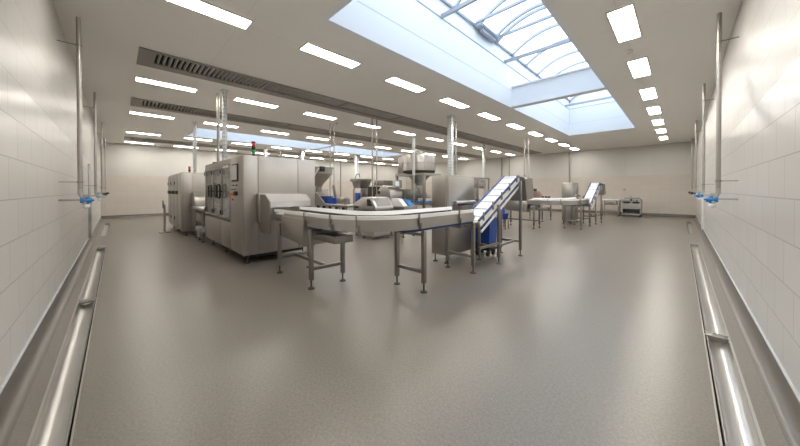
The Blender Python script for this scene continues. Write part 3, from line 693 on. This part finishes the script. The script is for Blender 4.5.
for x in (-4.95, -4.65):
    for y in (10.28, 10.52): MB().box(x - .015, x + .015, y - .015, y + .015, 0, .36).build('leg', 'steel_d', t)
MB().box(-4.98, -4.62, 10.25, 10.55, .36, .38).build('shelf', 'steel_d', t)
MB().prism([(-4.93, .38), (-4.67, .38), (-4.63, .60), (-4.97, .60)], 'y', 10.27, 10.53).build('tub', 'blued', t, .01)
o = MB().prism([(-4.95, .602), (-4.76, .602), (-4.77, .80), (-4.94, .80)], 'y', 10.30, 10.5).build('box', 'blue', None, .01, org=(-4.85, 10.4, .602)); tag(o, 'small bright blue box resting on the dark blue tub of the stand', 'box')

# ------------------------------------------------------------------ middle line: infeed, slicer, fillers, weigher
def infeed():
    t = thing('infeed_table', 'white topped infeed table with slanted steel side wing behind the curved conveyor', 'table', (-8.6, 5.4, 0))
    MB().box(-9.9, -7.45, 5.15, 5.65, .94, 1.0).build('table_frame', 'steel', t, .006)
    MB().box(-9.88, -7.47, 5.18, 5.62, 1.001, 1.012).build('table_top', 'rail', t)
    for x in (-9.7, -8.6, -7.6):
        for y in (5.2, 5.6): leg(t, x, y, .94, .05)
    w = MB(); w.prism([(-9.85, 1.0), (-8.75, 1.0), (-9.15, 1.27), (-9.32, 1.37), (-9.85, 1.37)], 'y', 5.12, 5.15); w.build('side_wing', 'steel', t)
    w = MB(); w.box(-9.95, -9.87, 5.15, 5.65, 1.0, 1.42); w.build('end_plate', 'steel_m', t, .004)
    w = MB(); w.bar((-8.95, 5.70, 1.0), (-9.15, 5.70, 1.68), .03, .16, (1, 0, 0)); w.build('lid_arm', 'steel_d', t, .005)
    for k in range(5): MB().cyl((-9.3 + k * .4, 5.16, .86), (-9.3 + k * .4, 5.16, .94), .05).build('drive_motor', 'black', t)
infeed()
bin_('crate', 'blue crate tilted up inside the slanted wing of the infeed table', -9.35, -8.98, 5.25, 5.55, 1.013, 1.27, 'blue', 'blue crates on the infeed table', False, True)
bin_('crate', 'blue crate with white liner standing on the infeed table right of the lid arm', -8.85, -8.40, 5.25, 5.58, 1.013, 1.22, 'blue', 'blue crates on the infeed table', False, True)
o = MB().box(-8.30, -8.05, 5.28, 5.52, 1.013, 1.25).build('steel_canister', 'steel', None, .03, org=(-8.17, 5.4, 1.013)); tag(o, 'square steel canister on the infeed table beside the blue crate', 'canister')
o = MB().lathe([(0, 0), (.1, 0), (.11, .2), (.08, .24), (0, .25)], (-7.85, 5.4, 1.013), 20).build('steel_pot', 'steel_d', None, org=(-7.85, 5.4, 1.013)); tag(o, 'small round steel pot near the right end of the infeed table', 'pot')

def slicer():
    t = thing('slicing_machine', 'stainless slicing machine with sloped cover and dark window behind the curved conveyor', 'machine', (-6.7, 5.7, 0))
    MB().box(-7.05, -6.45, 5.38, 6.05, .10, .46).build('base_box', 'steel_b', t, .008)
    MB().box(-7.0, -6.42, 5.45, 6.05, .46, .92).build('pedestal', 'steel_d', t, .008)
    b = MB(); b.prism([(-7.40, .90), (-6.30, .90), (-6.30, 1.0), (-6.48, 1.24), (-6.60, 1.28), (-6.92, 1.28), (-7.12, 1.18), (-7.40, 1.06)], 'y', 5.32, 6.05); b.build('sloped_cover', 'steel_b', t, .012)
    MB().prism([(-6.66, 1.02), (-6.44, 1.02), (-6.54, 1.22), (-6.68, 1.22)], 'y', 5.305, 5.32).build('window', 'black', t)
    w = MB(); P = [(-6.16, 1.0), (-6.30, 1.215)]
    w.add([(-6.298, 5.42, 1.02), (-6.298, 5.95, 1.02), (-6.47, 5.95, 1.245), (-6.47, 5.42, 1.245)], [(0, 1, 2, 3)]); w.add([(-6.28, 5.42, 1.03), (-6.28, 5.95, 1.03), (-6.455, 5.95, 1.255), (-6.455, 5.42, 1.255)], [(0, 1, 2, 3)])
    w.build('sloped_window', 'grey', t)
    MB().box(-7.3, -7.1, 5.30, 5.32, .93, 1.0).build('name_plate', 'black', t)
    for x in (-7.0, -6.5):
        for y in (5.45, 6.0): foot(t, x, y, .12, name='machine_foot')
slicer()

def labeller():
    t = thing('labelling_machine', 'low machine with sloped white covers between the slicing machine and the weigher', 'machine', (-6.51, 6.6, 0))
    MB().box(-6.86, -6.11, 6.32, 6.95, .85, .98).build('bed', 'steel', t, .006)
    MB().prism([(-6.81, .98), (-6.21, .98), (-6.46, 1.22), (-6.76, 1.22)], 'y', 6.4, 6.6).build('sloped_cover', 'white', t, .01)
    MB().prism([(-6.71, .98), (-6.14, .98), (-6.36, 1.17), (-6.66, 1.17)], 'y', 6.64, 6.86).build('sloped_cover', 'bluel', t, .01, label='pale blue sloped cover')
    for x in (-6.76, -6.21):
        for y in (6.4, 6.88): leg(t, x, y, .85, .05)
labeller()

def filler():
    t = thing('filling_machine', 'filling machine with a big white rimmed hopper, partly hidden behind the large cabinet machine', 'machine', (-11.9, 6.4, 0))
    MB().box(-12.4, -11.5, 6.0, 6.9, .12, 1.55).build('machine_body', 'steel_m', t, .02)
    MB().box(-12.3, -11.98, 6.2, 6.6, 1.55, 2.3).build('column', 'steel', t, .01)
    h = MB(); h.lathe([(.14, 0), (.20, .12), (.58, .55), (.60, .82), (.63, .82), (.63, .86), (.58, .86), (.56, .56), (.18, .13), (.12, .0)], (-11.3, 6.3, 1.64), 36); q = h.build('hopper', 'steel', t)
    MB().lathe([(.61, .83), (.65, .83), (.65, .89), (.61, .89)], (-11.3, 6.3, 1.64), 36).build('hopper_rim', 'white', q)
    MB().bar((-11.05, 5.72, 1.78), (-10.66, 5.95, 2.4), .07, .05).build('tilt_arm', 'white', q)
    MB().box(-10.70, -10.60, 6.0, 6.2, 2.28, 2.48).build('arm_box', 'black', q, .01)
    MB().cyl((-11.3, 6.3, 1.36), (-11.3, 6.3, 1.64), .13).build('outlet', 'steel_d', t)
    MB().box(-11.6, -11.1, 6.2, 6.45, 1.28, 1.36).build('outlet_arm', 'steel_d', t)
    for x in (-12.3, -11.6):
        for y in (6.1, 6.8): foot(t, x, y, .14, name='machine_foot')
filler()

def hopper_machine(x, y, label, top, panel):
    t = thing('hopper_machine', label, 'machine', (x, y, 0))
    MB().box(x - .24, x + .24, y - .22, y + .3, .12, 1.55).build('machine_body', 'steel_m', t, .01)
    h = MB(); h.add([(x - .2, y - .2, 1.55), (x + .2, y - .2, 1.55), (x + .2, y + .2, 1.55), (x - .2, y + .2, 1.55), (x - .26, y - .3, top), (x + .26, y - .3, top), (x + .26, y + .3, top), (x - .26, y + .3, top)],
                    [(3, 2, 1, 0), (0, 1, 5, 4), (1, 2, 6, 5), (2, 3, 7, 6), (3, 0, 4, 7)]); h.box(x - .28, x + .28, y - .32, y - .3, top - .1, top); h.box(x - .28, x + .28, y + .3, y + .32, top - .1, top)
    h.box(x - .28, x - .26, y - .3, y + .3, top - .1, top); h.box(x + .26, x + .28, y - .3, y + .3, top - .1, top); h.build('hopper', 'steel', t)
    if panel:
        MB().box(x - .06, x + .24, y - .24, y - .22, 1.05, 1.38).build('front_panel', 'blue', t, .005, label='blue front panel')
        MB().box(x - .06, x + .24, y - .245, y - .22, 1.39, 1.56).build('label_plate', 'white', t, .003, label='white plate')
        MB().tube([(x - .05, y - .25, top), (x + .02, y - .25, top + .17), (x + .2, y - .25, top + .19), (x + .25, y - .25, top + .05)], .016).build('wire_guard', 'brown', t)
    for a in (-.18, .18):
        for b in (-.16, .22): foot(t, x + a, y + b, .14, name='machine_foot')
hopper_machine(-8.84, 6.75, 'narrow hopper machine with a blue front panel standing behind the infeed table', 1.92, True)

def dome_machine():
    t = thing('mixing_machine', 'stainless mixing machine with sloped dome cover and dark posts left of the multihead weigher', 'machine', (-7.6, 6.9, 0))
    MB().box(-8.45, -6.95, 6.5, 7.2, .12, 1.1).build('machine_body', 'steel_m', t, .02)
    b = MB(); b.prism([(-7.78, 1.1), (-6.98, 1.1), (-6.98, 1.42), (-7.12, 1.60), (-7.32, 1.66), (-7.55, 1.55), (-7.78, 1.3)], 'y', 6.55, 7.15); b.build('dome_cover', 'steel', t, .02)
    MB().box(-7.66, -7.5, 6.53, 6.55, 1.36, 1.46).build('vent_slot', 'black', t)
    for x in (-8.38, -8.14): MB().box(x, x + .2, 6.7, 6.95, 1.1, 1.62).build('dark_post', 'ductdark', t, .01)
    MB().box(-8.02, -7.45, 6.72, 7.12, 1.66, 1.84).build('top_tray', 'steel_d', t, .01)
    for x in (-8.35, -7.05):
        for y in (6.6, 7.1): foot(t, x, y, .14, name='machine_foot')
dome_machine()

def weigher():
    cx, cy = -6.9, 7.95
    t = thing('multihead_weigher', 'tall multihead weigher with a big round steel drum above its frame', 'weigher', (cx, cy, 0))
    d = MB(); d.lathe([(0, 2.80), (.2, 2.80), (.58, 2.76), (.60, 2.70), (.60, 2.20), (.56, 2.17), (.0, 2.17)], (cx, cy, 0), 48); q = d.build('drum', 'steel', t)
    MB().lathe([(.585, 2.22), (.60, 2.16), (.50, 2.06), (.30, 2.06), (.30, 2.2)], (cx, cy, 0), 48).build('drum_base_ring', 'ductdark', q)
    s = MB()
    for k in range(12):
        a = 2 * pi * k / 12; s.box(cx + .60 * cos(a) - .006, cx + .60 * cos(a) + .006, cy + .60 * sin(a) - .006, cy + .60 * sin(a) + .006, 2.22, 2.70)
    s.lathe([(.602, 2.44), (.61, 2.44), (.61, 2.46), (.602, 2.46)], (cx, cy, 0), 48); s.build('drum_seams', 'steel_d', q)
    MB().lathe([(.2, 2.80), (.2, 2.95), (.14, 2.98), (0, 2.98)], (cx, cy, 0), 24).build('infeed_cone', 'steel', q)
    MB().lathe([(.46, 2.06), (.14, 1.72), (.10, 1.55), (.09, 1.55), (.13, 1.72), (.44, 2.06)], (cx, cy, 0), 40).build('discharge_funnel', 'steel_d', t)
    MB().box(-7.81, -7.53, 7.75, 8.15, 2.12, 2.76).build('electrics_box', 'steel_m', t, .01)
    for x, y in ((-7.63, 7.5), (-7.63, 8.4), (-6.28, 7.5), (-6.28, 8.4)):
        leg(t, x, y, 2.06, .08)
    f = MB()
    for y in (7.5, 8.4): f.bar((-7.63, y, 2.05), (-6.28, y, 2.05), .08, .08); f.bar((-7.63, y, 1.0), (-6.28, y, 1.0), .06, .06)
    for x in (-7.63, -6.28): f.bar((x, 7.5, 2.05), (x, 8.4, 2.05), .08, .08)
    f.build('frame', 'steel', t)
    e = MB().box(-7.61, -7.31, 7.36, 7.46, 1.56, 1.86).build('control_box', 'grey', t, .01); MB().box(-7.56, -7.36, 7.355, 7.36, 1.64, 1.81).build('display', 'screen', e)
    MB().box(-7.55, -7.25, 7.52, 8.3, 1.02, 1.52).build('valve_cabinet', 'steel_d', t, .01)
    MB().box(-7.11, -6.32, 7.46, 7.47, 1.1, 2.0).build('guard_pane', 'acrylic', t)
    MB().box(-7.13, -6.33, 7.6, 8.3, 1.03, 1.10).build('collecting_belt', 'bluel', t, label='blue collecting belt')
    g = MB()
    for k in range(5): g.box(-7.08 + k * .16, -6.99 + k * .16, 7.75, 7.95, 1.2, 1.32 + .06 * (k % 2))
    g.box(-6.78, -6.63, 7.7, 7.95, 1.33, 1.65); g.build('bucket_row', 'steel', t, .006)
weigher()
t = thing('mast', 'slim steel mast rising in front of the multihead weigher drum', 'mast', (-6.42, 7.12, 0))
MB().cyl((-6.42, 7.12, 0.02), (-6.42, 7.12, 2.0), .025).build('lower_tube', 'steel', t); MB().cyl((-6.42, 7.12, 2.0), (-6.42, 7.12, 3.25), .05).build('upper_tube', 'galv', t)
MB().box(-6.52, -6.32, 7.02, 7.22, 0, .02).build('base_plate', 'steel_d', t)

def bagger():
    t = thing('bagging_machine', 'open framed bagging machine with a white drum seen behind the near inclined conveyor', 'machine', (-6.0, 10.5, 0))
    x0, x1, y0, y1 = -6.75, -5.65, 10.0, 10.9
    for x in (x0, x1):
        for y in (y0, y1): leg(t, x, y, 1.98, .06)
    f = MB()
    for z in (1.95, 1.08):
        f.bar((x0, y0, z), (x1, y0, z), .06, .06); f.bar((x0, y1, z), (x1, y1, z), .06, .06); f.bar((x0, y0, z), (x0, y1, z), .06, .06); f.bar((x1, y0, z), (x1, y1, z), .06, .06)
    f.build('frame', 'steel_d', t)
    MB().box(x0 + .04, x1 - .04, y0 + .04, y1 - .04, 1.11, 1.14).build('bed', 'steel', t)
    MB().cyl((-6.5, 10.3, 1.15), (-6.5, 10.3, 1.78), .16, n=24).build('white_drum', 'white', t, .02)
    m = MB(); m.box(-6.2, -5.9, 10.2, 10.5, 1.15, 1.5); m.bar((-6.1, 10.3, 1.5), (-5.8, 10.4, 1.85), .05, .05); m.box(-5.95, -5.7, 10.2, 10.6, 1.62, 1.8); m.build('sealing_head', 'steel', t, .01)
    m = MB(); m.box(-6.3, -5.72, 10.6, 10.8, 1.55, 1.9); m.build('electrics_box', 'grey', t, .01)
bagger()

def tipper():
    t = thing('mixing_machine', 'low machine with a tilted brown casing behind the far curved conveyor', 'machine', (-5.0, 15.0, 0))
    MB().box(-5.7, -4.5, 14.0, 15.4, .85, 1.0).build('platform', 'steel', t, .01)
    for x in (-5.6, -4.6):
        for y in (14.1, 15.3): leg(t, x, y, .85, .06)
    MB().prism([(-5.25, 1.0), (-4.7, 1.0), (-5.0, 1.42), (-5.2, 1.42)], 'y', 14.5, 14.9).build('tilted_casing', 'brown', t, .02)
    m = MB(); m.box(-5.35, -5.1, 14.6, 14.85, 1.42, 1.55); m.bar((-5.5, 14.6, 1.0), (-5.2, 14.7, 1.45), .06, .06); m.build('motor', 'ductdark', t, .01)
    m = MB()
    for k in range(3): m.box(-4.68 + k * .05, -4.62 + k * .05, 14.3 + k * .25, 14.45 + k * .25, 1.0, 1.18)
    m.build('clamp_row', 'black', t)
tipper()
def side_table():
    t = thing('work_table', 'white topped steel work table against the back right wall beside the steel trolley', 'table', (-2.75, 20.0, 0))
    MB().box(-3.25, -2.42, 19.7, 20.4, .88, .94).build('table_top', 'white', t, .006)
    for x in (-3.2, -2.47):
        for y in (19.75, 20.35): leg(t, x, y, .88, .05)
    m = MB(); m.box(-3.1, -2.55, 19.8, 20.3, .62, .88); m.build('drawer_box', 'steel_m', t, .01)
    m = MB(); m.bar((-3.2, 19.75, .3), (-2.47, 19.75, .3), .04, .04); m.bar((-3.2, 20.35, .3), (-2.47, 20.35, .3), .04, .04); m.build('lower_rail', 'steel', t)
side_table()
def trolley():
    x0, x1, y0, y1 = -2.36, -1.52, 20.0, 20.65
    t = thing('steel_trolley', 'grey steel trolley with dark slots and an open shelf against the back right wall', 'trolley', ((x0 + x1) / 2, 20.3, 0))
    b = MB(); b.box(x0, x1, y0, y1, .84, .98); b.box(x0, x1, y0, y1, .42, .72); b.box(x0, x1, y0 + .05, y1, .72, .84); b.box(x0, x0 + .05, y0, y1, .1, .42); b.box(x1 - .05, x1, y0, y1, .1, .42); b.box(x0, x1, y0, y1, .10, .16); b.box(x0 + .05, x1 - .05, y1 - .03, y1, .16, .42)
    b.build('trolley_body', 'grey', t, .008)
    for a in (x0 + .08, (x0 + x1) / 2 + .06): MB().box(a, a + .28, y0 + .03, y0 + .05, .73, .82).build('dark_slot', 'black', t)
    m = MB(); m.box(x0 + .1, x1 - .1, y0 + .1, y1 - .1, .98, 1.06); m.cyl((x0 + .38, y0 + .2, 1.06), (x0 + .38, y0 + .2, 1.12), .05); m.build('top_tray', 'steel_d', t, .01)
    MB().cyl((x0 + .42, y0 - .03, .93), (x0 + .42, y0, .93), .05).build('dial', 'black', t); MB().cyl((x0 + .66, y0 - .03, .88), (x0 + .66, y0, .88), .035).build('dial', 'black', t)
    MB().tube([(x1, y0 + .1, .86), (x1 + .1, y0 + .1, .88), (x1 + .1, y1 - .1, .88), (x1, y1 - .1, .86)], .016).build('handle', 'steel', t)
    for x in (x0 + .06, x1 - .06):
        for y in (y0 + .06, y1 - .06): MB().cyl((x - .015, y, .05), (x + .015, y, .05), .05).build('wheel', 'black', t)
trolley()
o = MB().box(-2.46, -2.34, YE - .03, YE - .001, 1.44, 1.56).build('wall_socket', 'grey', None, .006, org=(-2.4, YE - .01, 1.5)); tag(o, 'small grey socket plate on the back right wall above the trolley', 'socket')

# ------------------------------------------------------------------ cable columns and pipes that drop from the ceiling
def column(label, x, y, w, z0, m='perf', pipe=None, d=None):
    t = thing('cable_column', label, 'cable column', (x, y, z0), 'cable columns')
    dd = (d or w * .7) / 2; w2 = w / 2
    MB().box(x - w2, x + w2, y - dd, y + dd, z0, H).build('channel', m, t, .006)
    MB().box(x - w2 - .03, x + w2 + .03, y - dd - .03, y + dd + .03, H - .025, H - .001).build('ceiling_plate', 'galv', t)
    return t
def drop_pipe(label, x, y, r, z0):
    o = MB().cyl((x, y, z0), (x, y, H - .001), r, n=12).build('ceiling_pipe', 'steel', None, org=(x, y, z0)); tag(o, label, 'pipe', 'thin pipes dropping from the ceiling')
column('wide perforated cable column from ceiling onto the large cabinet machine', -8.21, 1.95, .125, 2.191)
column('grey cable column from ceiling onto the second cabinet machine at far left', -12.76, 2.06, .13, 2.081)
column('perforated cable column rising behind the tall plain cabinet, right of the weigher', -5.62, 8.12, .17, 0)
column('slim cable column behind the near inclined conveyor, left of its top', -7.64, 14.2, .13, 0, 'galv')
column('white cable column beyond the large cabinet machine, beside its stack light', -17.7, 6.35, .22, 0, 'white')
column('grey cable column beyond the right end of the large cabinet machine', -17.4, 8.5, .26, 0, 'galv')
column('white cable column far behind the blue panelled hopper machine', -16.7, 12.35, .24, 0, 'white')
drop_pipe('thin pipe with black flange beside the wide column on the large cabinet machine', -8.62, 1.90, .034, 2.226)
drop_pipe('thin pipe beside the perforated column behind the tall plain cabinet', -5.92, 8.9, .03, 0)
drop_pipe('left pipe of the thin pair right of the rimmed filling hopper', -9.44, 5.74, .016, 0)
drop_pipe('right pipe of the thin pair right of the rimmed filling hopper', -9.36, 5.86, .016, 0)
drop_pipe('left pipe of the thin pair in front of the mixing machine', -7.62, 6.3, .022, 0)
drop_pipe('right pipe of the thin pair in front of the mixing machine', -7.50, 6.4, .022, 0)
drop_pipe('left pipe of the pair above the brown machine, right of the near outlet chute', -5.58, 14.5, .035, 1.001)
drop_pipe('right pipe of the pair above the brown machine, right of the near outlet chute', -5.24, 14.1, .028, 1.001)
drop_pipe('thin pipe seen left of the white column beyond the large cabinet machine', -16.9, 6.9, .02, 0)
for lab, x, y in (('dark vertical pipe on the back right wall, left of the near inclined belt top', -10.0, YE - .06), ('second dark vertical pipe on the back right wall, near the first', -9.4, YE - .06), ('dark vertical pipe on the back right wall above the far plain cabinet', -5.3, YE - .06),
                  ('dark vertical pipe on the back left wall left of the hopper machine', XE + .06, 14.1), ('second dark vertical pipe on the back left wall, right of the first', XE + .06, 15.9)):
    o = MB().cyl((x, y, .15), (x, y, H - .001), .045).build('wall_pipe', 'steel_d', None, org=(x, y, .15)); tag(o, lab, 'pipe', 'vertical pipes on the back walls')
for lab, x, y in (('small round ceiling detector beside the right light row', -.68, 6.6), ('small round ceiling detector between the first two grilles', -9.2, 5.9)):
    o = MB().lathe([(0, -.05), (.04, -.05), (.055, -.02), (.06, -.001), (0, -.001)], (x, y, H), 20).build('smoke_detector', 'lumframe', None, org=(x, y, H)); tag(o, lab, 'detector')

# ------------------------------------------------------------------ sky, camera
w = bpy.data.worlds.new('sky'); S.world = w; w.use_nodes = True
bg = w.node_tree.nodes['Background']; bg.inputs['Color'].default_value = (.77, .885, 1.0, 1); bg.inputs['Strength'].default_value = 2.1

f_, cx_, cy_ = 282.35, 399.55, 191.96
yaw, pitch, roll = radians(44.91), radians(.4412), radians(-.0884)
F = Vector((-sin(yaw) * cos(pitch), cos(yaw) * cos(pitch), -sin(pitch))); R = Vector((cos(yaw), sin(yaw), 0)); U = R.cross(F)
R, U = R * cos(roll) + U * sin(roll), -R * sin(roll) + U * cos(roll)
cam = bpy.data.cameras.new('camera'); co = bpy.data.objects.new('camera', cam); C.objects.link(co); S.camera = co
co.matrix_world = Matrix(((R.x, U.x, -F.x, 0), (R.y, U.y, -F.y, 0), (R.z, U.z, -F.z, 1.5), (0, 0, 0, 1)))
cam.sensor_fit = 'HORIZONTAL'; cam.sensor_width = 36; cam.lens = f_ / 800 * 36; cam.shift_x = (400 - cx_) / 800; cam.shift_y = (cy_ - 223) / 800
cam.clip_start = .02; cam.clip_end = 200
S.view_settings.view_transform = 'Standard'; S.view_settings.look = 'None'; S.view_settings.gamma = 1; S.view_settings.exposure = .76; S.view_settings.use_curve_mapping = False
S.cycles.max_bounces = 10; S.cycles.diffuse_bounces = 6; S.cycles.glossy_bounces = 5; S.cycles.transparent_max_bounces = 12; S.cycles.sample_clamp_indirect = 6; S.cycles.use_denoising = True; S.cycles.denoising_prefilter = 'ACCURATE'
for o in bpy.data.objects:
    if '_o' in o: del o['_o']
